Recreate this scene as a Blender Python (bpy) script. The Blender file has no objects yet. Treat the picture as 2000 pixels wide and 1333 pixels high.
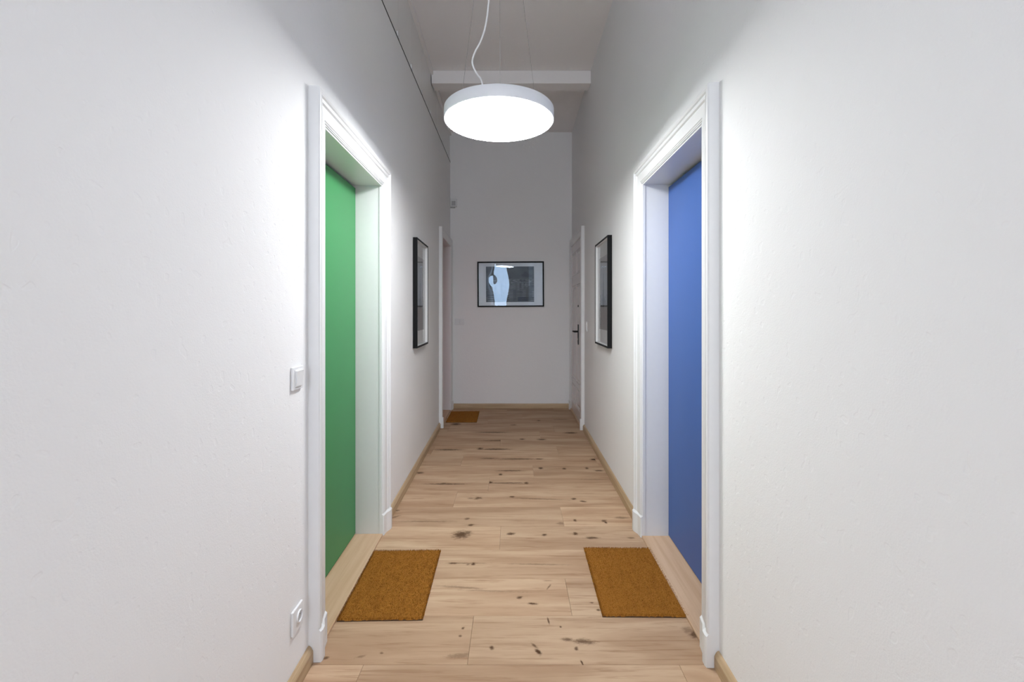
import bpy, bmesh, math, random
from mathutils import Vector, Matrix
random.seed(7)

# ------------------------------------------------------------------ camera, world, exposure
FPX, CX, CY, EYE = 889.0, 1004.0, 607.0, 1.448      # focal length in pixels, vanishing point, eye height
scene = bpy.context.scene
COL = scene.collection
cam_d = bpy.data.cameras.new('camera')
cam_d.sensor_width = 36.0
cam_d.lens = FPX * 36.0 / 2000.0
cam_d.shift_x = -(CX - 1000.0) / 2000.0
cam_d.shift_y = (CY - 666.5) / 2000.0
cam_d.clip_start = 0.02
cam = bpy.data.objects.new('camera', cam_d)
cam.location = (0, 0, EYE)
cam.rotation_euler = (math.radians(90), 0, 0)
COL.objects.link(cam)
scene.camera = cam

world = bpy.data.worlds.new('world')
scene.world = world
world.use_nodes = True
bg = world.node_tree.nodes['Background']
bg.inputs['Color'].default_value = (0.80, 0.88, 1.0, 1)
bg.inputs['Strength'].default_value = 15.0

scene.view_settings.view_transform = 'Standard'
scene.view_settings.look = 'None'
scene.view_settings.gamma = 1.0
scene.view_settings.use_curve_mapping = False
scene.view_settings.exposure = 0.15
LAMP_STRENGTH = 44.0

# light portal in the window opening: gives off no light itself, only guides the sampling of the daylight
pl = bpy.data.lights.new('window_portal', 'AREA')
pl.shape = 'RECTANGLE'; pl.size = 0.84; pl.size_y = 1.73
pl.cycles.is_portal = True
po = bpy.data.objects.new('window_portal', pl)
po.location = (-0.22, -3.055, 2.275)
po.rotation_euler = (math.radians(90), 0, 0)          # faces along the corridor
COL.objects.link(po)

# ------------------------------------------------------------------ place constants (metres)
CEIL = 4.09
Y_END, Y_BACK = 6.74, -3.0
SL, SR = 0.0205, 0.0055                              # the old walls run slightly out of parallel
def LW(y): return -0.845 - SL * (y - 1.87)
def RW(y): return 0.830 + SR * (y - 1.84)
def floor_pt(px, py):                                # a photo pixel on the floor -> metres
    d = py - CY
    return ((px - CX) / d * EYE, FPX * EYE / d)

# ------------------------------------------------------------------ materials
def new_mat(name):
    m = bpy.data.materials.new(name)
    m.use_nodes = True
    nt = m.node_tree
    b = nt.nodes['Principled BSDF']
    return m, nt, b
def inp(node, key, val):
    if hasattr(val, 'is_output'):
        node.id_data.links.new(val, node.inputs[key])
    else:
        node.inputs[key].default_value = val
def math_n(nt, op, a, b=None, c=None, clamp=False):
    n = nt.nodes.new('ShaderNodeMath'); n.operation = op; n.use_clamp = clamp
    inp(n, 0, a)
    if b is not None: inp(n, 1, b)
    if c is not None: inp(n, 2, c)
    return n.outputs[0]
def mixc(nt, fac, a, b, mode='MIX'):
    n = nt.nodes.new('ShaderNodeMix'); n.data_type = 'RGBA'; n.blend_type = mode
    inp(n, 0, fac); inp(n, 6, a); inp(n, 7, b)
    return n.outputs[2]
def maprange(nt, v, a, b, c=0.0, d=1.0, smooth=True):
    n = nt.nodes.new('ShaderNodeMapRange')
    if smooth: n.interpolation_type = 'SMOOTHSTEP'
    inp(n, 0, v); inp(n, 1, a); inp(n, 2, b); inp(n, 3, c); inp(n, 4, d)
    return n.outputs[0]
def noise(nt, vec, scale, detail=3.0, rough=0.5, dist=0.0):
    n = nt.nodes.new('ShaderNodeTexNoise')
    if vec is not None: inp(n, 'Vector', vec)
    inp(n, 'Scale', scale); inp(n, 'Detail', detail); inp(n, 'Roughness', rough); inp(n, 'Distortion', dist)
    return n.outputs['Fac']
def mapping(nt, vec, loc=(0, 0, 0), rot=(0, 0, 0), scale=(1, 1, 1), kind='POINT'):
    n = nt.nodes.new('ShaderNodeMapping'); n.vector_type = kind
    inp(n, 'Vector', vec); inp(n, 'Location', loc); inp(n, 'Rotation', rot); inp(n, 'Scale', scale)
    return n.outputs[0]
def coord(nt, which='Object'):
    return nt.nodes.new('ShaderNodeTexCoord').outputs[which]
def position(nt):
    return nt.nodes.new('ShaderNodeNewGeometry').outputs['Position']
def bump(nt, bsdf, h, strength=0.2, dist=0.01):
    n = nt.nodes.new('ShaderNodeBump')
    inp(n, 'Strength', strength); inp(n, 'Distance', dist); inp(n, 'Height', h)
    nt.links.new(n.outputs[0], bsdf.inputs['Normal'])
def simple(name, col, rough=0.5, metal=0.0, var=0.03, nscale=30.0, bstr=0.0, bscale=200.0, bdist=0.002, ior=1.45, spec=0.5):
    m, nt, b = new_mat(name)
    p = coord(nt)
    f = noise(nt, p, nscale, 1)
    lo = tuple(c * (1 - var) for c in col) + (1,)
    hi = tuple(min(1, c * (1 + var)) for c in col) + (1,)
    inp(b, 'Base Color', mixc(nt, f, lo, hi))
    b.inputs['Roughness'].default_value = rough
    b.inputs['Metallic'].default_value = metal
    b.inputs['IOR'].default_value = ior
    b.inputs['Specular IOR Level'].default_value = spec
    if bstr > 0:
        bump(nt, b, noise(nt, p, bscale, 1, 0.6), bstr, bdist)
    return m

def wall_paint(name, col):
    m, nt, b = new_mat(name)
    p = position(nt)
    big = noise(nt, p, 1.7, 1, 0.5)
    lo = tuple(c * 0.975 for c in col) + (1,)
    inp(b, 'Base Color', mixc(nt, big, lo, col + (1,)))
    b.inputs['Roughness'].default_value = 0.75
    fine = noise(nt, p, 190, 1.5, 0.65)
    mid = noise(nt, p, 22, 1, 0.5)
    spots = maprange(nt, noise(nt, p, 38, 0, 0.4), 0.72, 0.79)
    h = math_n(nt, 'ADD', math_n(nt, 'MULTIPLY', fine, 0.55), math_n(nt, 'MULTIPLY', mid, 0.9))
    h = math_n(nt, 'SUBTRACT', h, math_n(nt, 'MULTIPLY', spots, 0.7))
    bump(nt, b, h, 0.22, 0.0045)
    return m

M = {}
M['wall'] = wall_paint('wall_paint', (0.885, 0.878, 0.875))
M['ceiling'] = wall_paint('ceiling_paint', (0.93, 0.90, 0.885))
M['trim'] = simple('gloss_white_paint', (0.79, 0.79, 0.79), 0.28, var=0.015, bstr=0.05, bscale=90, bdist=0.001)
M['leaf_white'] = simple('aged_white_paint', (0.70, 0.66, 0.65), 0.22, var=0.02)
M['green'] = simple('green_lacquer', (0.050, 0.25, 0.088), 0.45, var=0.03, nscale=6, bstr=0.03, bscale=300)
M['blue'] = simple('blue_lacquer', (0.045, 0.115, 0.36), 0.45, var=0.03, nscale=6, bstr=0.03, bscale=300)
M['red'] = simple('red_lacquer', (0.62, 0.035, 0.085), 0.4, var=0.03, nscale=6)
M['plastic'] = simple('white_plastic', (0.80, 0.80, 0.80), 0.3, var=0.01)
M['plastic_grey'] = simple('grey_plastic', (0.45, 0.45, 0.46), 0.4, var=0.02)
M['black'] = simple('black_satin', (0.007, 0.007, 0.0075), 0.5, var=0.1, spec=0.18)
M['dark'] = simple('dark_cavity', (0.03, 0.03, 0.03), 0.9)
M['gap'] = simple('dark_joint', (0.05, 0.045, 0.04), 0.8)
M['housing'] = simple('lamp_housing', (0.78, 0.79, 0.82), 0.4, var=0.01)
M['wire'] = simple('steel_wire', (0.35, 0.34, 0.33), 0.4, metal=1.0)
M['cable'] = simple('white_cable', (0.85, 0.84, 0.84), 0.45, var=0.01)
M['mat_board'] = simple('passepartout', (0.90, 0.89, 0.885), 0.8, var=0.02)
M['glaze'] = simple('white_glazed_panel', (0.84, 0.83, 0.81), 0.3, var=0.03, nscale=3)
M['backing'] = simple('mat_backing', (0.07, 0.035, 0.015), 0.9)

def emitter(name, col, strength):
    m, nt, b = new_mat(name)
    b.inputs['Base Color'].default_value = (0.9, 0.9, 0.9, 1)
    b.inputs['Emission Color'].default_value = col + (1,)
    b.inputs['Emission Strength'].default_value = strength
    return m
M['diffuser'] = emitter('lamp_diffuser', (0.965, 0.985, 1.0), LAMP_STRENGTH)

def glass(name, ior=1.5, rough=0.0, boost=1.0, tint=(1, 1, 1)):
    m = bpy.data.materials.new(name); m.use_nodes = True
    nt = m.node_tree
    nt.nodes.remove(nt.nodes['Principled BSDF'])
    out = nt.nodes['Material Output']
    t = nt.nodes.new('ShaderNodeBsdfTransparent')
    g = nt.nodes.new('ShaderNodeBsdfGlossy'); g.inputs['Roughness'].default_value = rough; g.inputs['Color'].default_value = tint + (1,)
    fr = nt.nodes.new('ShaderNodeFresnel'); fr.inputs['IOR'].default_value = ior
    f = math_n(nt, 'MULTIPLY', fr.outputs[0], boost, clamp=True)
    mx = nt.nodes.new('ShaderNodeMixShader')
    nt.links.new(f, mx.inputs[0]); nt.links.new(t.outputs[0], mx.inputs[1]); nt.links.new(g.outputs[0], mx.inputs[2])
    nt.links.new(mx.outputs[0], out.inputs['Surface'])
    return m
M['glass'] = glass('picture_glass', 1.4, 0.0)
M['acrylic'] = glass('acrylic_sheet', 1.5, 0.0, 1.05, (0.62, 0.80, 1.0))
M['window_glass'] = glass('window_glass', 1.3)

def wood(name, lo, hi, axis='X', dark=0.3):
    m, nt, b = new_mat(name)
    p = position(nt)
    sc = (1.4, 26, 26) if axis == 'X' else (26, 1.4, 26)
    w = noise(nt, mapping(nt, p, scale=sc), 1.0, 5, 0.6, 0.6)
    c = mixc(nt, maprange(nt, w, 0.3, 0.72), lo + (1,), hi + (1,))
    inp(b, 'Base Color', c)
    b.inputs['Roughness'].default_value = 0.45
    bump(nt, b, w, 0.05, 0.002)
    return m
M['skirting_wood'] = wood('skirting_oak', (0.40, 0.27, 0.15), (0.55, 0.405, 0.25), 'Y')
M['skirting_wood_cross'] = wood('skirting_oak_cross', (0.40, 0.27, 0.15), (0.55, 0.405, 0.25), 'X')
M['threshold_wood'] = wood('threshold_beech', (0.53, 0.34, 0.205), (0.62, 0.43, 0.285), 'Y')

# --- rustic oak floor: grain along X, knots and dark streaks where the boards have them
# (photo x, photo y, half length in px, half height in px, tilt in degrees, strength)
KNOTS = [
 (901,1045,17,8,25,.75),(913,1041,9,5,50,.6),(920,1026,7,2,15,.7),(912,1014,6,2,20,.55),(998,1043,8,2.6,0,.95),(1063,1045,5,2.4,0,.8),
 (1124,1043,5,3,0,.75),(1156,1051,14,2.4,0,.7),(925,1102,4.5,3,0,.85),(885,1101,10,1.8,0,.7),(914,1103,4,2,0,.5),(905,1101,45,1.0,0,.45),
 (904,1228,3.5,2.4,0,.7),(899,1243,3.5,2.6,0,.6),(960,1266,5,4,30,.75),(900,1281,28,5,5,.35),(1072,1147,2,6,-18,.55),
 (1015,1168,6,2.8,10,.75),(1041,1180,10,2.4,-4,.85),(1071,1213,1.3,7,6,.7),(1095,1225,2.4,2,0,.7),(1108,1250,12,4,-4,.6),(1140,1254,22,6,-4,.6),
 (1126,1268,4,4,0,.7),(1051,1274,4.5,7,25,.8),(1044,1262,3,7,30,.6),(1137,1296,2,6,10,.8),(1156,1178,4,1.5,0,.6),(1169,1192,4,2.5,0,.7),(1070,1135,10,1,0,.4),
 (1355,1240,8,9,-30,.7),(1345,1232,12,8,-30,.35),(1233,1051,8,1.8,0,.5),
 (968,878,32,1.5,0,.75),(938,877,6,2.2,0,.8),(875,879,30,1.5,0,.7),(820,924,8,1.8,0,.75),(978,927,4,2,0,.75),(995,920,28,1.4,0,.6),
 (870,946,42,1.4,0,.65),(868,945,8,1.8,0,.6),(881,946,14,1.4,0,.6),(957,943,6,2.4,0,.85),(992,944,38,1.2,0,.65),(1028,944,5,2,0,.75),
 (933,974,8,1.8,20,.65),(936,973,8,1.5,-15,.65),(920,974,7,1.2,0,.5),(1000,971,6,1.6,0,.7),(1056,915,5,2.2,0,.95),(1102,916,4,1.8,0,.8),(1146,915,4,2,0,.7),
 (1170,920,10,1.5,0,.7),(1160,898,8,1.8,0,.9),(1053,897,8,1.2,0,.7),(1121,975,6,1.8,8,.7),(1139,980,7,1.6,-6,.7),(1123,1017,3.5,2.4,0,.75),
 (1180,1018,5,2.6,-35,.7),(1183,1021,3,2.4,0,.8),(1098,1023,12,3,0,.35),(1215,1012,14,2.5,0,.45),(962,845,36,1.5,0,.6),(1115,846,14,1.6,0,.75),(1058,859,9,1.4,0,.75),
 (975,861,34,1.2,0,.6),(1020,858,5,1.6,0,.85),(890,829,10,2.2,0,.75),(1010,897,40,1.6,0,.55),(955,896,18,1.4,0,.55),(1003,831,6,1.6,0,.6),(1052,822,4,1.2,0,.6),
 (1095,820,18,1.0,0,.5),(1160,937,30,1.0,0,.35),(775,998,6,1.6,0,.6),(773,1010,12,1.6,20,.4),(636,1286,6,3,15,.6),(705,1283,10,2.5,15,.35),(745,1276,3,3,40,.5),
 (1050,1103,60,1.6,-1,.35),(900,1148,50,2.2,-4,.35),(960,1155,70,1.5,-2,.3),(830,1019,60,1.8,0,.3),(1050,975,60,1.2,-2,.4)]
def oak_floor(knots):
    m, nt, b = new_mat('rustic_oak')
    p = position(nt)
    oi = nt.nodes.new('ShaderNodeObjectInfo')
    rnd = oi.outputs['Random']
    off = nt.nodes.new('ShaderNodeCombineXYZ')
    inp(off, 0, math_n(nt, 'MULTIPLY', rnd, 37.0)); inp(off, 1, math_n(nt, 'MULTIPLY', rnd, 91.0)); inp(off, 2, math_n(nt, 'MULTIPLY', rnd, 13.0))
    va = nt.nodes.new('ShaderNodeVectorMath'); va.operation = 'ADD'
    inp(va, 0, p); inp(va, 1, off.outputs[0])
    q = va.outputs[0]
    broad = noise(nt, mapping(nt, q, scale=(1.1, 7, 1)), 1.0, 3, 0.5, 0.8)
    grain = noise(nt, mapping(nt, q, scale=(2.6, 48, 1)), 1.0, 4, 0.65, 0.7)
    fine = noise(nt, mapping(nt, q, scale=(14, 260, 1)), 1.0, 1, 0.6)
    c = mixc(nt, maprange(nt, broad, 0.28, 0.72), (0.405, 0.255, 0.158, 1), (0.56, 0.39, 0.258, 1))
    c = mixc(nt, math_n(nt, 'MULTIPLY', maprange(nt, grain, 0.50, 0.72), 0.75), c, (0.315, 0.182, 0.105, 1))
    c = mixc(nt, math_n(nt, 'MULTIPLY', maprange(nt, fine, 0.45, 0.8), 0.16), c, (0.30, 0.18, 0.10, 1))
    tone = math_n(nt, 'ADD', 0.93, math_n(nt, 'MULTIPLY', rnd, 0.13))
    sc = nt.nodes.new('ShaderNodeVectorMath'); sc.operation = 'SCALE'
    inp(sc, 0, c); inp(sc, 'Scale', tone)
    c = sc.outputs[0]
    # knots
    wob = noise(nt, mapping(nt, p, scale=(34, 60, 1)), 1.0, 2.5, 0.75)
    wob = math_n(nt, 'MULTIPLY', math_n(nt, 'SUBTRACT', wob, 0.5), 1.9)
    acc = None
    for (kx, ky, hx, hy, tilt, s) in knots:
        X, Y = floor_pt(kx, ky)
        d = ky - CY
        sx = max(hx * EYE / d, 0.004); sy = max(hy * FPX * EYE / d / d, 0.004)
        t = math.atan2(math.sin(math.radians(tilt)) * sy / max(hy, .1) , math.cos(math.radians(tilt)) * sx / max(hx, .1)) if tilt else 0.0
        mv = mapping(nt, p, (X, Y, 0), (0, 0, t), (sx, sy, 1), 'TEXTURE')
        ln = nt.nodes.new('ShaderNodeVectorMath'); ln.operation = 'LENGTH'; inp(ln, 0, mv)
        r = math_n(nt, 'ADD', ln.outputs['Value'], wob)
        k = maprange(nt, r, 0.25, 1.4, min(0.97, s * 1.2), 0.0)
        acc = k if acc is None else math_n(nt, 'MAXIMUM', acc, k)
    # boards out of the photograph's sight have knots of their own kind
    rare = noise(nt, mapping(nt, q, scale=(3.0, 15, 1)), 1.0, 2, 0.5)
    rr = math_n(nt, 'MULTIPLY', maprange(nt, rare, 0.74, 0.84), 0.5)
    acc = rr if acc is None else math_n(nt, 'MAXIMUM', acc, rr)
    c = mixc(nt, acc, c, (0.065, 0.028, 0.011, 1))
    inp(b, 'Base Color', c)
    inp(b, 'Roughness', math_n(nt, 'ADD', 0.46, math_n(nt, 'MULTIPLY', grain, 0.12)))
    b.inputs['IOR'].default_value = 1.40
    b.inputs['Specular IOR Level'].default_value = 0.10
    bump(nt, b, math_n(nt, 'SUBTRACT', math_n(nt, 'MULTIPLY', grain, 0.5), math_n(nt, 'MULTIPLY', acc, 0.4)), 0.10, 0.002)
    return m
M['oak'] = oak_floor([])
def oak_for(x0, x1, y0, y1):                          # the material of one plank: oak plus the knots that lie on it
    ks = [q for q in KNOTS if x0 < floor_pt(q[0], q[1])[0] < x1 and y0 < floor_pt(q[0], q[1])[1] < y1]
    if not ks: return 'oak'
    key = 'oak_%d' % len(M)
    M[key] = oak_floor(ks)
    return key

def coir():
    m, nt, b = new_mat('coir')
    p = position(nt)
    f = noise(nt, p, 260, 3, 0.6)
    g = noise(nt, mapping(nt, p, scale=(40, 6, 1)), 1.0, 4, 0.6)
    c = mixc(nt, f, (0.20, 0.072, 0.010, 1), (0.46, 0.200, 0.035, 1))
    c = mixc(nt, math_n(nt, 'MULTIPLY', maprange(nt, g, 0.42, 0.7), 0.35), c, (0.20, 0.075, 0.012, 1))
    inp(b, 'Base Color', c)
    b.inputs['Roughness'].default_value = 0.95
    b.inputs['Specular IOR Level'].default_value = 0.08
    return m
M['coir'] = coir()

# printed pictures (flat print); u,v run 0..1 over the print, from the mesh UV map
def uv_split(nt):
    s = nt.nodes.new('ShaderNodeSeparateXYZ')
    nt.links.new(coord(nt, 'UV'), s.inputs[0])
    return s.outputs[0], s.outputs[1]
def band(nt, x, a, b, soft=0.01):
    return math_n(nt, 'MULTIPLY', maprange(nt, x, a - soft, a + soft), maprange(nt, x, b - soft, b + soft, 1.0, 0.0))
def tower_print(name, u0):
    m, nt, b = new_mat(name)
    u, v = uv_split(nt)
    uvv = coord(nt, 'UV')
    sky = mixc(nt, v, (0.42, 0.40, 0.405, 1), (0.58, 0.55, 0.56, 1))
    cl = noise(nt, mapping(nt, uvv, scale=(2, 5, 1)), 1.6, 4)
    c = mixc(nt, math_n(nt, 'MULTIPLY', cl, 0.35), sky, (0.72, 0.69, 0.70, 1))
    # hazy skyline: stepped blocks of differing height
    colm = math_n(nt, 'FLOOR', math_n(nt, 'MULTIPLY', u, 17.0))
    wn = nt.nodes.new('ShaderNodeTexWhiteNoise'); wn.noise_dimensions = '1D'; inp(wn, 'W', colm)
    hgt = math_n(nt, 'ADD', 0.34, math_n(nt, 'MULTIPLY', wn.outputs['Value'], 0.17))
    far = math_n(nt, 'LESS_THAN', v, hgt)
    c = mixc(nt, math_n(nt, 'MULTIPLY', far, 0.55), c, (0.17, 0.16, 0.165, 1))
    # slender stepped tower with a spire
    du = math_n(nt, 'ABSOLUTE', math_n(nt, 'SUBTRACT', u, u0))
    wid = maprange(nt, v, 0.30, 0.80, 0.085, 0.012, False)
    stp = math_n(nt, 'MULTIPLY', math_n(nt, 'FLOOR', math_n(nt, 'MULTIPLY', wid, 60.0)), 1 / 60.0)
    stp = math_n(nt, 'ADD', stp, 0.008)
    tw = math_n(nt, 'MULTIPLY', math_n(nt, 'LESS_THAN', du, stp), math_n(nt, 'LESS_THAN', v, 0.86))
    c = mixc(nt, math_n(nt, 'MULTIPLY', tw, 0.7), c, (0.10, 0.095, 0.10, 1))
    low = maprange(nt, v, 0.34, 0.26)
    blocks = noise(nt, mapping(nt, uvv, scale=(18, 26, 1)), 1.0, 3, 0.7)
    c = mixc(nt, math_n(nt, 'MULTIPLY', low, 0.8), c, mixc(nt, blocks, (0.08, 0.06, 0.055, 1), (0.36, 0.30, 0.28, 1)))
    inp(b, 'Base Color', c)
    b.inputs['Roughness'].default_value = 0.7
    return m
def city_print(name):
    m, nt, b = new_mat(name)
    u, v = uv_split(nt)
    uvv = coord(nt, 'UV')
    br = nt.nodes.new('ShaderNodeTexBrick')
    inp(br, 'Vector', mapping(nt, uvv, rot=(0, 0, 0.12), scale=(7, 9, 1)))
    br.inputs['Color1'].default_value = (0.02, 0.019, 0.02, 1); br.inputs['Color2'].default_value = (0.26, 0.25, 0.25, 1)
    br.inputs['Mortar'].default_value = (0.03, 0.03, 0.032, 1); inp(br, 'Scale', 1.0); br.inputs['Mortar Size'].default_value = 0.05
    n1 = noise(nt, mapping(nt, uvv, scale=(16, 34, 1)), 1.0, 4, 0.7)
    city = mixc(nt, 0.55, br.outputs['Color'], mixc(nt, maprange(nt, n1, 0.35, 0.75), (0.008, 0.008, 0.009, 1), (0.50, 0.49, 0.48, 1)))
    skyc = mixc(nt, noise(nt, uvv, 5, 3), (0.04, 0.042, 0.04, 1), (0.14, 0.14, 0.14, 1))
    c = mixc(nt, maprange(nt, v, 0.60, 0.68), city, skyc)
    # three ranks of blocks, each nearer rank lower and darker, with rows of lit facades
    for i, (cols, base, var, dark_t, lite_t) in enumerate(((23.0, 0.44, 0.20, 0.05, 0.30), (15.0, 0.26, 0.20, 0.02, 0.42), (9.0, 0.06, 0.20, 0.01, 0.20))):
        cu = math_n(nt, 'FLOOR', math_n(nt, 'MULTIPLY', math_n(nt, 'ADD', u, 0.37 * i), cols))
        wn = nt.nodes.new('ShaderNodeTexWhiteNoise'); wn.noise_dimensions = '1D'; inp(wn, 'W', math_n(nt, 'ADD', cu, 11.3 * i))
        r = wn.outputs['Value']
        mask = math_n(nt, 'LESS_THAN', v, math_n(nt, 'ADD', base, math_n(nt, 'MULTIPLY', r, var)))
        rows_ = math_n(nt, 'GREATER_THAN', math_n(nt, 'FRACT', math_n(nt, 'MULTIPLY', v, 30.0 - 6 * i)), 0.55)
        tone = math_n(nt, 'ADD', dark_t, math_n(nt, 'MULTIPLY', math_n(nt, 'MULTIPLY', rows_, math_n(nt, 'FRACT', math_n(nt, 'MULTIPLY', r, 7.0))), lite_t))
        rgb = nt.nodes.new('ShaderNodeCombineXYZ')
        for q in range(3): inp(rgb, q, tone)
        c = mixc(nt, math_n(nt, 'MULTIPLY', mask, 0.85), c, rgb.outputs[0])
    dk = math_n(nt, 'MULTIPLY', band(nt, u, 0.66, 0.86, 0.01), band(nt, v, -0.1, 0.14, 0.015))
    c = mixc(nt, dk, c, (0.02, 0.02, 0.035, 1))
    dk2 = maprange(nt, noise(nt, mapping(nt, uvv, loc=(-1.1, -0.6, 0), scale=(3, 5, 1)), 1.0, 2), 0.55, 0.62)
    c = mixc(nt, math_n(nt, 'MULTIPLY', dk2, 0.5), c, (0.02, 0.02, 0.022, 1))
    inp(b, 'Base Color', c)
    b.inputs['Roughness'].default_value = 0.6
    return m
M['tower_a'] = tower_print('tower_print_a', 0.50)
M['tower_b'] = tower_print('tower_print_b', 0.46)
M['city'] = city_print('city_print')

# ------------------------------------------------------------------ mesh helpers
class MB:
    def __init__(self): self.v, self.f = [], []
    def box(self, a, b):
        x0, y0, z0 = (min(a[i], b[i]) for i in range(3)); x1, y1, z1 = (max(a[i], b[i]) for i in range(3))
        n = len(self.v)
        self.v += [(x0,y0,z0),(x1,y0,z0),(x1,y1,z0),(x0,y1,z0),(x0,y0,z1),(x1,y0,z1),(x1,y1,z1),(x0,y1,z1)]
        self.f += [tuple(n+i for i in q) for q in ((0,3,2,1),(4,5,6,7),(0,1,5,4),(1,2,6,5),(2,3,7,6),(3,0,4,7))]
        return self
    def loft(self, rings, closed=True, caps=True):
        n = len(self.v); k = len(rings[0])
        for r in rings: self.v += [tuple(p) for p in r]
        for i in range(len(rings) - 1):
            for j in range(k if closed else k - 1):
                a = n+i*k+j; b = n+i*k+(j+1) % k
                self.f.append((a, b, b+k, a+k))
        if caps:
            self.f.append(tuple(n+j for j in range(k))[::-1]); self.f.append(tuple(n+(len(rings)-1)*k+j for j in range(k)))
        return self
    def cyl(self, c, r, h, seg=32, axis='Z', r2=None):
        rings = []
        for t, rr in ((0, r), (h, r if r2 is None else r2)):
            ring = []
            for i in range(seg):
                a = 2*math.pi*i/seg; p, q = rr*math.cos(a), rr*math.sin(a)
                if axis == 'Z': ring.append((c[0]+p, c[1]+q, c[2]+t))
                elif axis == 'X': ring.append((c[0]+t, c[1]+p, c[2]+q))
                else: ring.append((c[0]+q, c[1]+t, c[2]+p))
            rings.append(ring)
        return self.loft(rings)
    def tube(self, pts, r, seg=8):
        pts = [Vector(p) for p in pts]; rings = []
        up = Vector((0, 1, 0.01))
        for i, p in enumerate(pts):
            t = (pts[min(i+1, len(pts)-1)] - pts[max(i-1, 0)]).normalized()
            a = t.cross(up)
            if a.length < 1e-4: a = t.cross(Vector((1, 0, 0)))
            a.normalize(); b = t.cross(a)
            rings.append([p + r*(math.cos(2*math.pi*j/seg)*a + math.sin(2*math.pi*j/seg)*b) for j in range(seg)])
        return self.loft(rings)
    def build(self, name, mat, parent=None, bevel=0.0, seg=2, smooth=False, xf=None, loc=None):
        me = bpy.data.meshes.new(name)
        vs = self.v if xf is None else [xf(p) for p in self.v]
        me.from_pydata([tuple(p) for p in vs], [], self.f)
        bm = bmesh.new(); bm.from_mesh(me)
        bmesh.ops.recalc_face_normals(bm, faces=bm.faces)
        if bevel > 0:
            bmesh.ops.bevel(bm, geom=[e for e in bm.edges if len(e.link_faces) == 2 and e.calc_face_angle(0) > 0.5], offset=bevel, segments=seg, affect='EDGES', profile=0.5, clamp_overlap=True)
        bm.to_mesh(me); bm.free()
        if smooth:
            for p in me.polygons: p.use_smooth = True
            try: me.set_sharp_from_angle(angle=math.radians(40))
            except Exception: pass
        me.materials.append(M[mat])
        o = bpy.data.objects.new(name, me)
        COL.objects.link(o)
        if parent is not None: o.parent = parent
        if loc is not None: o.location = loc
        return o
def quad(name, mat, pts, parent, uv=True):
    me = bpy.data.meshes.new(name)
    me.from_pydata(pts, [], [(0, 1, 2, 3)])
    if uv:
        l = me.uv_layers.new(name='UVMap')
        for i, c in enumerate(((0, 0), (1, 0), (1, 1), (0, 1))): l.data[i].uv = c
    me.materials.append(M[mat])
    o = bpy.data.objects.new(name, me); COL.objects.link(o); o.parent = parent
    return o
def tag(o, label=None, cat=None, group=None, kind=None):
    if label: o['label'] = label
    if cat: o['category'] = cat
    if group: o['group'] = group
    if kind: o['kind'] = kind
    return o
def empty(name, loc=(0, 0, 0), rz=0.0):
    o = bpy.data.objects.new(name, None)
    o.empty_display_size = 0.1
    o.location = loc; o.rotation_euler = (0, 0, rz)
    COL.objects.link(o)
    return o
# frames on the two side walls: local x = into the corridor (mirrored by sg), local y = along the wall, local z = up
def wall_frame(side, name, y, z=0.0):
    if side == 'L': return empty(name, (LW(y), y, z), math.atan(SL)), 1.0
    return empty(name, (RW(y), y, z), -math.atan(SR)), -1.0
def mir(sg): return lambda p: (sg * p[0], p[1], p[2])

# ------------------------------------------------------------------ door geometry along each side wall
# (outer near y, outer far y, casing top, casing width)
DL = dict(y0=1.870, y1=3.052, top=2.374, cw=0.125)
DR = dict(y0=1.842, y1=3.025, top=2.374, cw=0.125)
DL2 = dict(y0=5.590, y1=6.690, top=2.485, cw=0.11)
DR2 = dict(y0=5.500, y1=6.700, top=2.475, cw=0.11)
def inner(d): return d['y0'] + d['cw'] - 0.004, d['y1'] - d['cw'] + 0.004, d['top'] - d['cw'] + 0.004

# ------------------------------------------------------------------ shell
WT = 0.26
def side_wall(name, W, sg, doors, ztop, label):
    mb = MB()
    def slab(ya, yb, za, zb):
        def P(n, y, z): return (W(y) + sg * n, y, z)
        a, b = za(ya) if callable(za) else za, za(yb) if callable(za) else za
        c, d = zb(ya) if callable(zb) else zb, zb(yb) if callable(zb) else zb
        mb.loft([[P(0, ya, a), P(0, ya, c), P(-WT, ya, c), P(-WT, ya, a)], [P(0, yb, b), P(0, yb, d), P(-WT, yb, d), P(-WT, yb, b)]])
    y = Y_BACK
    for dd in doors:
        a, b, t = inner(dd)
        slab(y, a - 0.02, -0.02, ztop)
        slab(a - 0.02, b + 0.02, t + 0.02, ztop)
        y = b + 0.02
    slab(y, Y_END, -0.02, ztop)
    o = mb.build(name, 'wall')
    return tag(o, label, 'wall', kind='structure')
def seam(y): return 3.48 + 0.0425 * (y - 2.98)        # the joint along the top of the left wall
side_wall('wall_left', LW, 1, (DL, DL2), seam, 'white plastered side wall around the green door and the red door')
side_wall('wall_right', RW, -1, (DR, DR2), CEIL, 'white plastered side wall around the blue door and the panelled white door')
tag(MB().box((LW(Y_END) - WT, Y_END, -0.02), (RW(Y_END) + WT, Y_END + 0.2, CEIL)).build('wall_end', 'wall'),
    'white end wall of the corridor behind the wide framed city picture', 'wall', kind='structure')
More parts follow.
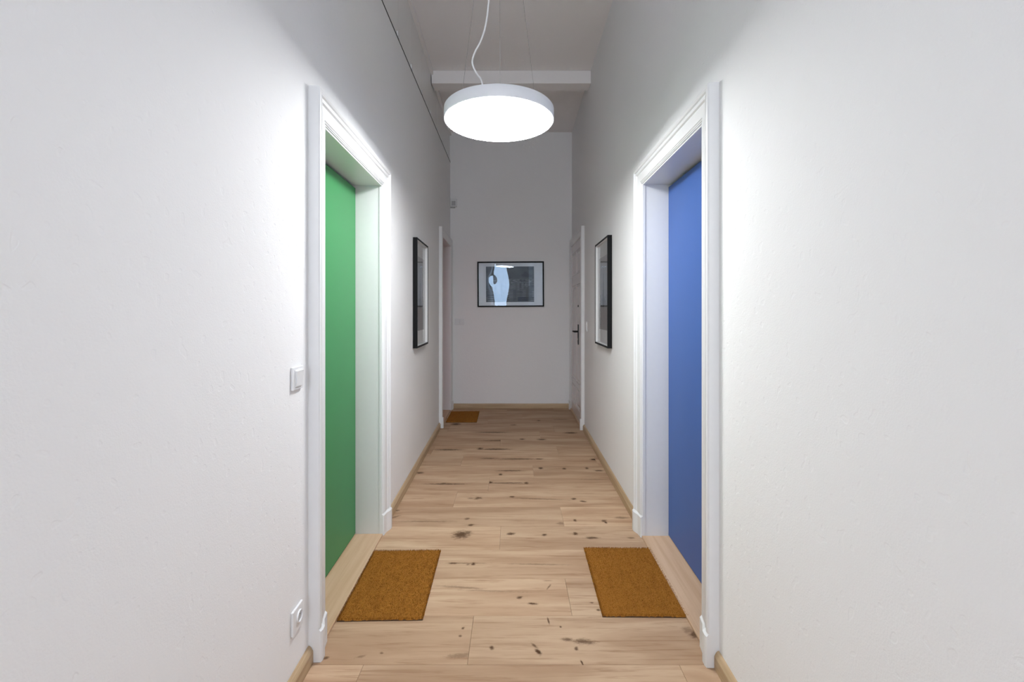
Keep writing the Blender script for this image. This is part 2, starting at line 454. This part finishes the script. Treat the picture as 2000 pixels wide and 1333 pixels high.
# wall behind the camera with a window in it
WX0, WX1, WZ0, WZ1 = -0.70, 0.26, 1.35, 3.20
mb = MB()
xa, xb = LW(Y_BACK) - WT, RW(Y_BACK) + WT
mb.box((xa, Y_BACK - 0.2, -0.02), (WX0, Y_BACK, CEIL)).box((WX1, Y_BACK - 0.2, -0.02), (xb, Y_BACK, CEIL))
mb.box((WX0, Y_BACK - 0.2, -0.02), (WX1, Y_BACK, WZ0)).box((WX0, Y_BACK - 0.2, WZ1), (WX1, Y_BACK, CEIL))
tag(mb.build('wall_back', 'wall'), 'white wall with a tall window facing the end picture', 'wall', kind='structure')
win = tag(empty('window_1', ((WX0 + WX1) / 2, Y_BACK - 0.1, WZ0)), 'tall white framed window in the wall facing the end picture', 'window', kind='structure')
ww, wh = WX1 - WX0, WZ1 - WZ0
fr = MB()
fr.box((-ww/2, -.04, 0), (-ww/2+.06, .04, wh)).box((ww/2-.06, -.04, 0), (ww/2, .04, wh)).box((-ww/2+.06, -.04, 0), (ww/2-.06, .04, .06)).box((-ww/2+.06, -.04, wh-.06), (ww/2-.06, .04, wh))
fr.build('window_frame', 'trim', win)
quad('pane', 'window_glass', [(ww/2-.06, 0, .06), (-ww/2+.06, 0, .06), (-ww/2+.06, 0, wh-.06), (ww/2-.06, 0, wh-.06)], win)

tag(MB().box((-1.4, Y_BACK - 0.2, CEIL), (1.4, Y_END + 0.2, CEIL + 0.15)).build('ceiling', 'ceiling'),
    'high pale plaster ceiling above the hanging lamp', 'ceiling', kind='structure')
# beam across the ceiling
tag(MB().box((LW(5.0) + 0.002, 5.0, 3.945), (RW(5.0) - 0.002, 5.17, CEIL - 0.001)).build('trim_1', 'ceiling', bevel=0.004),
    'shallow plaster beam crossing the ceiling beyond the lamp', 'beam', kind='structure')

# joint and white glazed panels along the top of the left wall
tg = tag(empty('trim_2', (0, 0, 0)), 'dark joint line with glazed white panels along the top of the side wall', 'panelling', kind='structure')
mb = MB()
def strip(mb, n0, n1, ya, yb, za, zb):
    def P(n, y, z): return (LW(y) + n, y, z)
    mb.loft([[P(n0, ya, za(ya)), P(n1, ya, za(ya)), P(n1, ya, zb(ya)), P(n0, ya, zb(ya))],
             [P(n0, yb, za(yb)), P(n1, yb, za(yb)), P(n1, yb, zb(yb)), P(n0, yb, zb(yb))]])
    return mb
strip(mb, -0.10, 0.002, Y_BACK, Y_END, seam, lambda y: seam(y) + 0.011).build('joint', 'gap', tg)
ys = [Y_BACK + 0.01] + [3.467 + 0.5 * k for k in range(-12, 7) if 3.467 + 0.5 * k > Y_BACK + 0.1] + [Y_END]
for ya, yb in zip(ys[:-1], ys[1:]):
    strip(MB(), -0.06, -0.006, ya + 0.002, yb - 0.002, lambda y: seam(y) + 0.0115, lambda y: CEIL - 0.05).build('panel', 'glaze', tg, bevel=0.002, seg=1)
    strip(MB(), -0.004, 0.006, yb - 0.05, yb + 0.0, lambda y: seam(y) + 0.014, lambda y: seam(y) + 0.05).build('clip', 'plastic', tg)
strip(MB(), -0.10, 0.022, Y_BACK, Y_END, lambda y: CEIL - 0.048, lambda y: CEIL - 0.001).build('cornice', 'ceiling', tg)

# ------------------------------------------------------------------ floor and its planks
fl = tag(MB().box((-1.4, Y_BACK - 0.2, -0.12), (1.4, Y_END + 0.2, -0.0125)).build('floor', 'gap'),
         'light rustic oak plank floor with dark knots', 'floor', kind='structure')
ROW = 0.2985; Y0 = 1.860; PL = 1.29
JOINT = {-1: -0.615, 0: -0.191, 1: 0.275, 2: -0.62, 3: -0.088, 4: 0.338, 5: -0.45, 6: -0.209, 7: 0.173, 8: -0.5, 9: 0.45, 10: -0.15, 11: 0.30}
k = int(math.floor((Y_BACK - Y0) / ROW))
while Y0 + k * ROW < Y_END:
    ya, yb = max(Y0 + k * ROW, Y_BACK), min(Y0 + (k + 1) * ROW, Y_END)
    xl = max(LW(ya), LW(yb)) + 0.003; xr = min(RW(ya), RW(yb)) - 0.003
    j = JOINT.get(k, random.uniform(-0.64, 0.64))
    cuts = [xl]
    q = j - 4 * PL
    while q < xr - 0.03:
        if q > xl + 0.03: cuts.append(q)
        q += PL
    cuts.append(xr)
    for a, b in zip(cuts[:-1], cuts[1:]):
        zt = random.uniform(-0.0003, 0.0)
        MB().box((a + .0004, ya + .0004, -0.0124), (b - .0004, yb - .0004, zt)).build('plank', oak_for(a, b, ya, yb), fl, bevel=0.0012, seg=1)
    k += 1

# ------------------------------------------------------------------ baseboards
def skirting(name, side, runs, label):
    W, sg = (LW, 1) if side == 'L' else (RW, -1)
    root = tag(empty(name, (0, 0, 0)), label, 'baseboard', kind='structure')
    prof = [(0, 0.0005), (0.020, 0.0005), (0.020, 0.012), (0.0195, 0.050), (0.012, 0.064), (0.006, 0.070), (0, 0.071)]
    for ya, yb in runs:
        MB().loft([[(W(y) + sg * (n + 0.0005), y, z) for n, z in prof] for y in (ya, yb)]).build('skirting_board', 'skirting_wood', root)
skirting('baseboard_left', 'L', ((Y_BACK + .001, DL['y0'] - .001), (DL['y1'] + .001, DL2['y0'] - .001)), 'oak skirting board below the wall with the green door')
skirting('baseboard_right', 'R', ((Y_BACK + .001, DR['y0'] - .001), (DR['y1'] + .001, DR2['y0'] - .001)), 'oak skirting board below the wall with the blue door')
prof = [(0, 0.0005), (0.020, 0.0005), (0.020, 0.012), (0.0195, 0.050), (0.012, 0.064), (0.006, 0.070), (0, 0.071)]
tag(MB().loft([[(x, Y_END - 0.0005 - n, z) for n, z in prof] for x in (LW(6.72) + 0.052, RW(6.72) - 0.05)]).build('baseboard_end', 'skirting_wood_cross'),
    'oak skirting board below the end wall', 'baseboard', kind='structure')

# ------------------------------------------------------------------ doors
# moulded architrave profile: (w from the outer edge towards the opening, n out of the wall), unit casing width 1
PROF = [(0, 0), (0, 0.040), (0.03, 0.046), (0.13, 0.047), (0.19, 0.043), (0.22, 0.036), (0.25, 0.036), (0.29, 0.041), (0.37, 0.039), (0.41, 0.031),
        (0.44, 0.031), (0.46, 0.034), (0.80, 0.027), (0.82, 0.022), (0.84, 0.022), (0.85, 0.025), (0.875, 0.025), (0.885, 0.020), (0.905, 0.020), (0.915, 0.023),
        (0.94, 0.023), (0.95, 0.018), (1.0, 0.016), (1.0, 0)]
def casing(root, sg, d, yc, flat=False):
    cw = d['cw']; ya, yb, top = d['y0'] - yc, d['y1'] - yc, d['top']
    pf = PROF if not flat else [(0, 0), (0, 0.036), (0.05, 0.040), (0.30, 0.040), (0.36, 0.036), (0.42, 0.036), (0.46, 0.039), (0.92, 0.034), (1.0, 0.028), (1.0, 0)]
    x = mir(sg)
    ph = 0.138
    MB().loft([[(n, ya + w * cw, ph) for w, n in pf], [(n, ya + w * cw, top - w * cw) for w, n in pf]]).build('architrave_post', 'trim', root, xf=x)
    MB().loft([[(n, yb - w * cw, ph) for w, n in pf], [(n, yb - w * cw, top - w * cw) for w, n in pf]]).build('architrave_post', 'trim', root, xf=x)
    MB().loft([[(n, ya + w * cw, top - w * cw) for w, n in pf], [(n, yb - w * cw, top - w * cw) for w, n in pf]]).build('architrave_head', 'trim', root, xf=x)
    # plinth blocks with a sloped top
    for y0, s in ((ya, 1), (yb, -1)):
        pp = [(0, 0), (0, 0.050), (0.10, 0.054), (0.30, 0.053), (0.62, 0.036), (0.97, 0.030), (1.0, 0.024), (1.0, 0)]
        lo = [(n, y0 + s * w * cw, 0.0005) for w, n in pp]
        mid = [(n, y0 + s * w * cw, ph - 0.012) for w, n in pp]
        hi = [(max(0, n - 0.012), y0 + s * w * cw, ph) for w, n in pp]
        MB().loft([lo, mid, hi]).build('plinth_block', 'trim', root, xf=x)
def flush_door(name, side, d, leaf_n, leaf_mat, label, flat=False):
    W = LW if side == 'L' else RW
    yc = (d['y0'] + d['y1']) / 2
    root, sg = wall_frame(side, name, yc)
    tag(root, label, 'door', kind='structure')
    x = mir(sg)
    a, b, t = inner(d); a -= yc; b -= yc
    casing(root, sg, d, yc, flat)
    dp = leaf_n - 0.09
    MB().box((dp, a - .018, 0), (0.010, a, t)).build('jamb', 'trim', root, xf=x)
    MB().box((dp, b, 0), (0.010, b + .018, t)).build('jamb', 'trim', root, xf=x)
    MB().box((dp, a - .018, t), (0.010, b + .018, t + .018)).build('head_jamb', 'trim', root, xf=x)
    MB().box((dp - .01, a - .018, -0.01), (dp - .001, b + .018, t + .018)).build('back_board', 'dark', root, xf=x)
    MB().box((leaf_n - .045, a + .003, 0.016), (leaf_n, b - .003, t - .018)).build('door_leaf', leaf_mat, root, xf=x, bevel=0.002, seg=1)
    MB().box((leaf_n - .06, a + .001, 0.0005), (0.022, b - .001, 0.012)).build('threshold', 'threshold_wood', root, xf=x, bevel=0.003)
    return root
flush_door('door_1', 'L', DL, -0.152, 'green', 'green flush door set deep in a white moulded frame')
flush_door('door_2', 'R', DR, -0.148, 'blue', 'blue flush door set deep in a white moulded frame')
flush_door('door_3', 'L', DL2, -0.155, 'red', 'red door hidden deep in a white frame beside the end wall', flat=True)

# white panelled door with black handle
d = DR2; yc = (d['y0'] + d['y1']) / 2
root, sg = wall_frame('R', 'door_4', yc)
tag(root, 'white panelled door with a black lever handle', 'door', kind='structure')
x = mir(sg)
casing(root, sg, d, yc, True)
a, b, t = inner(d); a -= yc; b -= yc
MB().box((-0.10, a - .018, 0), (0.010, a, t)).build('jamb', 'trim', root, xf=x)
MB().box((-0.10, b, 0), (0.010, b + .018, t)).build('jamb', 'trim', root, xf=x)
MB().box((-0.10, a - .018, t), (0.010, b + .018, t + .018)).build('head_jamb', 'trim', root, xf=x)
MB().box((-0.12, a - .018, -0.01), (-0.101, b + .018, t + .018)).build('back_board', 'dark', root, xf=x)
MB().box((-0.09, a + .001, 0.0005), (0.040, b - .001, 0.035)).build('threshold', 'threshold_wood', root, xf=x, bevel=0.004)
leaf = MB().box((-0.020, a + .004, 0.04), (0.012, b - .004, t - .004)).build('door_leaf', 'leaf_white', root, xf=x)
L0, L1 = a + .004, b - .004
rows = ((0.17, 0.43), (0.50, 1.79), (1.93, 2.24))
cm = (L0 + L1) / 2
colsp = ((L0 + .12, cm - .045), (cm + .045, L1 - .12))
zs = [0.04] + [v for r in rows for v in r] + [t - .004]
for i in range(0, len(zs), 2):
    MB().box((0.012, L0, zs[i]), (0.025, L1, zs[i + 1])).build('rail', 'leaf_white', leaf, xf=x, bevel=0.003, seg=1)
for (z0, z1) in rows:
    for (s0, s1) in ((L0, colsp[0][0]), (colsp[0][1], colsp[1][0]), (colsp[1][1], L1)):
        MB().box((0.012, s0, z0), (0.025, s1, z1)).build('stile', 'leaf_white', leaf, xf=x, bevel=0.003, seg=1)
    for (s0, s1) in colsp:
        rings = []
        for (ins, n) in ((0.0, 0.012), (0.004, 0.022), (0.016, 0.020), (0.028, 0.0135), (0.06, 0.019)):
            rings.append([(n, s0 + ins, z0 + ins), (n, s1 - ins, z0 + ins), (n, s1 - ins, z1 - ins), (n, s0 + ins, z1 - ins)])
        MB().loft(rings).build('panel', 'leaf_white', leaf, xf=x)
hy = 5.85 - yc
hd = tag(MB().box((0.025, hy - .024, 1.01), (0.033, hy + .024, 1.27)).build('handle_plate', 'black', leaf, xf=x, bevel=0.003), 'black handle back plate')
MB().tube([(0.030, hy, 1.178), (0.060, hy, 1.178), (0.072, hy + .006, 1.178), (0.077, hy + .02, 1.178), (0.078, hy + .07, 1.177), (0.077, hy + .125, 1.176)], 0.012, 12).build('lever', 'black', leaf, xf=x, smooth=True)
MB().cyl((0.032, hy, 1.08), 0.009, 0.006, 16, 'X').build('lock_cylinder', 'plastic_grey', leaf, xf=x)
MB().cyl((0.025, hy, 1.507), 0.014, 0.008, 20, 'X').build('peephole', 'black', leaf, xf=x)

# ------------------------------------------------------------------ pendant lamps
def pendant(px, py, zb, label, cable_pts):
    root = tag(empty('pendant_lamp', (px, py, zb)), label, 'lamp')
    R, H = 0.302, 0.062
    rings = []
    for r, z in ((R - .008, 0.0), (R - .001, 0.0), (R, 0.002), (R, H - .004), (R - .003, H), (0.02, H)):
        rings.append([(r * math.cos(2*math.pi*i/96), r * math.sin(2*math.pi*i/96), z) for i in range(96)])
    MB().loft(rings, caps=True).build('housing', 'housing', root, smooth=True)
    MB().cyl((0, 0, -0.003), R - .0085, 0.0028, 96).build('diffuser', 'diffuser', root, smooth=True)
    top = CEIL - zb
    MB().cyl((0, 0, top - .035), 0.055, 0.0345, 40).build('canopy', 'housing', root, smooth=True)
    for ang in (-30, 90, 210):
        cxx, cyy = 0.227 * math.cos(math.radians(ang)), 0.227 * math.sin(math.radians(ang))
        w = MB().tube([(cxx, cyy, H), (cxx * .12, cyy * .12, top - .034)], 0.0007, 6).build('suspension_wire', 'wire', root)
        MB().cyl((cxx, cyy, H - .001), 0.005, 0.014, 12).build('wire_grip', 'wire', w)
    MB().tube(cable_pts, 0.0046, 10).build('power_cable', 'cable', root, smooth=True)
    return root
LX, LY, LZ = -0.083, 2.52, 2.495
def spline(pts, n=8):
    pts = [Vector(p) for p in pts]; out = []
    for i in range(len(pts) - 1):
        p0, p1, p2, p3 = pts[max(i-1, 0)], pts[i], pts[i+1], pts[min(i+2, len(pts)-1)]
        for s in range(n):
            u = s / n
            out.append(0.5 * ((2*p1) + (p2-p0)*u + (2*p0-5*p1+4*p2-p3)*u*u + (3*p1-p0-3*p2+p3)*u**3))
    return out + [pts[-1]]
cab = []
for (qx, qy) in ((947, 166), (940, 157), (931, 144), (923.5, 128), (923, 116), (928, 101), (938, 82), (946, 60), (951, 35), (953.5, 12), (955, -10)):
    D = 2.36
    cab.append(((qx - CX) * D / FPX - LX, D - LY, EYE + (CY - qy) * D / FPX - LZ))
cab[0] = (cab[0][0], cab[0][1], 0.060)
cab += [(-0.045, -0.10, 0.95), (-0.02, -0.04, 1.35), (0, 0, CEIL - LZ - 0.03)]
pendant(LX, LY, LZ, 'round white disc pendant lamp hanging from thin wires, lit', spline(cab))


# ------------------------------------------------------------------ pictures
def frame_bars(root, x, w, h, depth, face, n0=0.002):
    # local: n out of wall, s along, z up, centred
    for (s0, s1, z0, z1, nm) in ((-w/2, w/2, h/2-face, h/2, 0), (-w/2, w/2, -h/2, -h/2+face, 0), (-w/2, -w/2+face, -h/2+face, h/2-face, 1), (w/2-face, w/2, -h/2+face, h/2-face, 1)):
        MB().box((n0, s0, z0), (depth, s1, z1)).build('frame_bar', 'black', root, xf=x, bevel=0.0015, seg=1)
def side_picture(side, ya, yb, za, zb, mat, label):
    yc, zc = (ya + yb) / 2, (za + zb) / 2
    root, sg = wall_frame(side, 'framed_picture', yc, zc)
    tag(root, label, 'picture')
    x = mir(sg)
    w, h, dep, face = yb - ya, zb - za, 0.040, 0.017
    frame_bars(root, x, w, h, dep, face)
    iw, ih = w / 2 - face, h / 2 - face
    MB().box((0.004, -iw, -ih), (0.012, iw, ih)).build('passepartout', 'mat_board', root, xf=x)
    for (s0, s1, z0, z1) in ((-iw, -iw+.004, -ih, ih), (iw-.004, iw, -ih, ih), (-iw+.004, iw-.004, -ih, -ih+.004), (-iw+.004, iw-.004, ih-.004, ih)):
        MB().box((0.012, s0, z0), (0.037, s1, z1)).build('spacer', 'trim', root, xf=x)
    pw, p0, p1 = iw - 0.055, -ih + 0.13, ih - 0.13
    sgn = -sg     # print runs left to right for someone facing the wall
    pts = [(0.0126, -pw, p0), (0.0126, pw, p0), (0.0126, pw, p1), (0.0126, -pw, p1)]
    if sg < 0: pts = [pts[1], pts[0], pts[3], pts[2]]
    quad('print', mat, [x(p) for p in pts], root)
    pts = [(0.0135, -iw, -ih), (0.0135, iw, -ih), (0.0135, iw, ih), (0.0135, -iw, ih)]
    if sg < 0: pts = [pts[1], pts[0], pts[3], pts[2]]
    quad('glass_pane', 'glass', [x(p) for p in pts], root)
side_picture('L', 3.99, 4.56, 1.116, 2.092, 'tower_a', 'tall black framed tower photograph hanging past the green door')
side_picture('R', 3.90, 4.53, 1.123, 2.097, 'tower_b', 'tall black framed tower photograph hanging past the blue door')

# wide picture on the end wall, with a slightly buckled acrylic sheet
EPX, EPZ = (-0.541 + 0.442) / 2, (2.173 + 1.503) / 2
root = tag(empty('framed_picture', (EPX, Y_END, EPZ)), 'wide black framed dark city photograph under buckled acrylic on the end wall', 'picture')
root.rotation_euler = (0, math.radians(-0.35), 0)
w, h, face = 0.983, 0.670, 0.019
for (s0, s1, z0, z1) in ((-w/2, w/2, h/2-face, h/2), (-w/2, w/2, -h/2, -h/2+face), (-w/2, -w/2+face, -h/2+face, h/2-face), (w/2-face, w/2, -h/2+face, h/2-face)):
    MB().box((s0, -0.002, z0), (s1, -0.028, z1)).build('frame_bar', 'black', root, bevel=0.0015, seg=1)
iw, ih = w/2 - face, h/2 - face
MB().box((-iw, -0.003, -ih), (iw, -0.008, ih)).build('passepartout', 'mat_board', root)
u0, u1, v0, v1 = -0.365, 0.345, -0.262, 0.262
quad('print', 'city', [(u0, -0.0085, v0), (u1, -0.0085, v0), (u1, -0.0085, v1), (u0, -0.0085, v1)], root)
NX, NZ = 150, 100
verts, faces = [], []
def buckle(s, z):                                     # metres of bulge over the sheet
    def g(s0, z0, a, b): return math.exp(-((s - s0) / a) ** 2 - ((z - z0) / b) ** 2)
    return 0.0050 * g(-.17, 0, .24, .9) - 0.0022 * g(-.17, 0, .17, .2) - 0.012 * s - 0.0012 * g(-.26, .06, .05, .06)
for jz in range(NZ + 1):
    for i in range(NX + 1):
        s, z = -iw + 2 * iw * i / NX, -ih + 2 * ih * jz / NZ
        verts.append((s, -0.0160 - buckle(s, z), z))
for jz in range(NZ):
    for i in range(NX):
        q = jz * (NX + 1) + i
        faces.append((q, q + 1, q + NX + 2, q + NX + 1))
me = bpy.data.meshes.new('acrylic_sheet'); me.from_pydata(verts, [], faces)
for p in me.polygons: p.use_smooth = True
me.materials.append(M['acrylic'])
o = bpy.data.objects.new('acrylic_sheet', me); COL.objects.link(o); o.parent = root

# ------------------------------------------------------------------ switches, socket, sensor
def plate(root, x, w, h, t=0.010, c=(0, 0)):
    return MB().box((0.0005, c[0] - w/2, c[1] - h/2), (t, c[0] + w/2, c[1] + h/2)).build('cover_plate', 'plastic', root, xf=x, bevel=0.0025)
root, sg = wall_frame('L', 'light_switch', 1.757, 1.188)
tag(root, 'white square rocker light switch beside the green door frame', 'switch')
x = mir(sg)
plate(root, x, 0.085, 0.088)
MB().box((0.010, -0.032, -0.034), (0.0125, 0.032, 0.034)).build('inner_frame', 'plastic', root, xf=x, bevel=0.001, seg=1)
MB().loft([[(0.0125, s0, z) , (0.0125 + n, s0, z), (0.0125 + n, s0 + .054, z), (0.0125, s0 + .054, z)] for s0, z, n in ((-0.027, -0.029, 0.003), (-0.027, 0.0, 0.0045), (-0.027, 0.029, 0.007))]).build('rocker', 'plastic', root, xf=x)
root, sg = wall_frame('L', 'wall_socket', 1.757, 0.26)
tag(root, 'white square wall socket just above the skirting by the green door', 'socket')
x = mir(sg)
plate(root, x, 0.085, 0.092)
ring = MB()
R0 = []
for n, r in ((0.010, 0.0235), (0.0155, 0.0225), (0.0155, 0.0195), (0.0045, 0.0185)):
    R0.append([(n, 0.008 + r * math.cos(2*math.pi*i/32), 0.004 + r * math.sin(2*math.pi*i/32)) for i in range(32)])
ring.loft(R0).build('socket_well', 'plastic', root, xf=x, smooth=True)
for s in (-0.0095, 0.0095):
    MB().cyl((0.0046, 0.008 + s, 0.004), 0.0026, 0.0010, 12, 'X').build('socket_hole', 'black', root, xf=x)
MB().cyl((0.0046, 0.008, 0.013), 0.0024, 0.008, 12, 'X').build('earth_pin', 'wire', root, xf=x)

root, sg = wall_frame('R', 'bell_button', 5.31, 1.262)
tag(root, 'small white switch plate beside the panelled white door', 'switch')
x = mir(sg)
plate(root, x, 0.080, 0.12)
MB().box((0.010, -0.026, -0.040), (0.0135, 0.026, 0.040)).build('rocker', 'plastic', root, xf=x, bevel=0.001, seg=1)

root = tag(empty('light_switch', (-0.805, Y_END, 1.281)), 'white double light switch on the end wall below the city picture', 'switch')
for c in (-0.036, 0.036):
    MB().box((c - .035, -0.0005, -0.046), (c + .035, -0.011, 0.046)).build('cover_plate', 'plastic', root, bevel=0.002, seg=1)
    MB().box((c - .024, -0.011, -0.030), (c + .024, -0.0145, 0.030)).build('rocker', 'plastic', root, bevel=0.001, seg=1)

root = tag(empty('alarm_sensor', (-0.889, Y_END, 3.04)), 'small white alarm sensor box high in the corner of the end wall', 'sensor')
MB().box((-0.045, -0.0005, -0.062), (0.045, -0.045, 0.062)).build('sensor_body', 'plastic', root, bevel=0.006)
MB().box((-0.028, -0.045, -0.045), (0.028, -0.050, 0.020)).build('sensor_lens', 'plastic_grey', root, bevel=0.002, seg=1)
MB().box((-0.050, -0.0005, -0.078), (0.020, -0.030, -0.0625)).build('sensor_bracket', 'plastic_grey', root, bevel=0.002, seg=1)

# ------------------------------------------------------------------ doormats
def doormat(cx, cy, w, l, rz, label, blades, seed):
    rnd = random.Random(seed)
    root = tag(empty('doormat', (cx, cy, 0.0), rz), label, 'doormat')
    MB().box((-w/2, -l/2, 0.0006), (w/2, l/2, 0.005)).build('mat_backing', 'backing', root, bevel=0.001, seg=1)
    v, f = [], []
    # tufted body with an uneven top, then coir tips standing out of it
    nx, ny = 40, 60
    for j in range(ny + 1):
        for i in range(nx + 1):
            e = 1.0 if 0 < i < nx and 0 < j < ny else 0.0
            jit = 0.0012 if e else 0.002
            v.append((-w/2 + w*i/nx + rnd.uniform(-jit, jit), -l/2 + l*j/ny + rnd.uniform(-jit, jit), 0.004 + e * (0.0075 + rnd.uniform(-.0012, .0012))))
    for j in range(ny):
        for i in range(nx):
            q = j*(nx+1)+i; f.append((q, q+1, q+nx+2, q+nx+1))
    for _ in range(blades):
        bx, by = rnd.uniform(-w/2, w/2), rnd.uniform(-l/2, l/2)
        a = rnd.uniform(0, 6.283); t = 0.0009
        lean = rnd.uniform(0, 0.006); b = rnd.uniform(0, 6.283)
        z0, z1 = 0.004, rnd.uniform(0.011, 0.0165)
        n = len(v)
        v += [(bx - t*math.cos(a), by - t*math.sin(a), z0), (bx + t*math.cos(a), by + t*math.sin(a), z0), (bx + lean*math.cos(b) + .5*t*math.cos(a), by + lean*math.sin(b) + .5*t*math.sin(a), z1), (bx + lean*math.cos(b) - .5*t*math.cos(a), by + lean*math.sin(b) - .5*t*math.sin(a), z1)]
        f.append((n, n+1, n+2, n+3))
    me = bpy.data.meshes.new('coir_pile'); me.from_pydata(v, [], f)
    me.materials.append(M['coir'])
    o = bpy.data.objects.new('coir_pile', me); COL.objects.link(o); o.parent = root
    o['kind'] = 'stuff'
    return root
doormat(-0.632, 2.425, 0.398, 0.61, 0.0225, 'brown coir doormat on the floor in front of the green door', 36000, 1)
doormat(0.620, 2.452, 0.400, 0.615, -0.010, 'brown coir doormat on the floor in front of the blue door', 36000, 2)
doormat(-0.688, 6.185, 0.400, 0.62, 0.0205, 'brown coir doormat on the floor in front of the red door', 12000, 3)
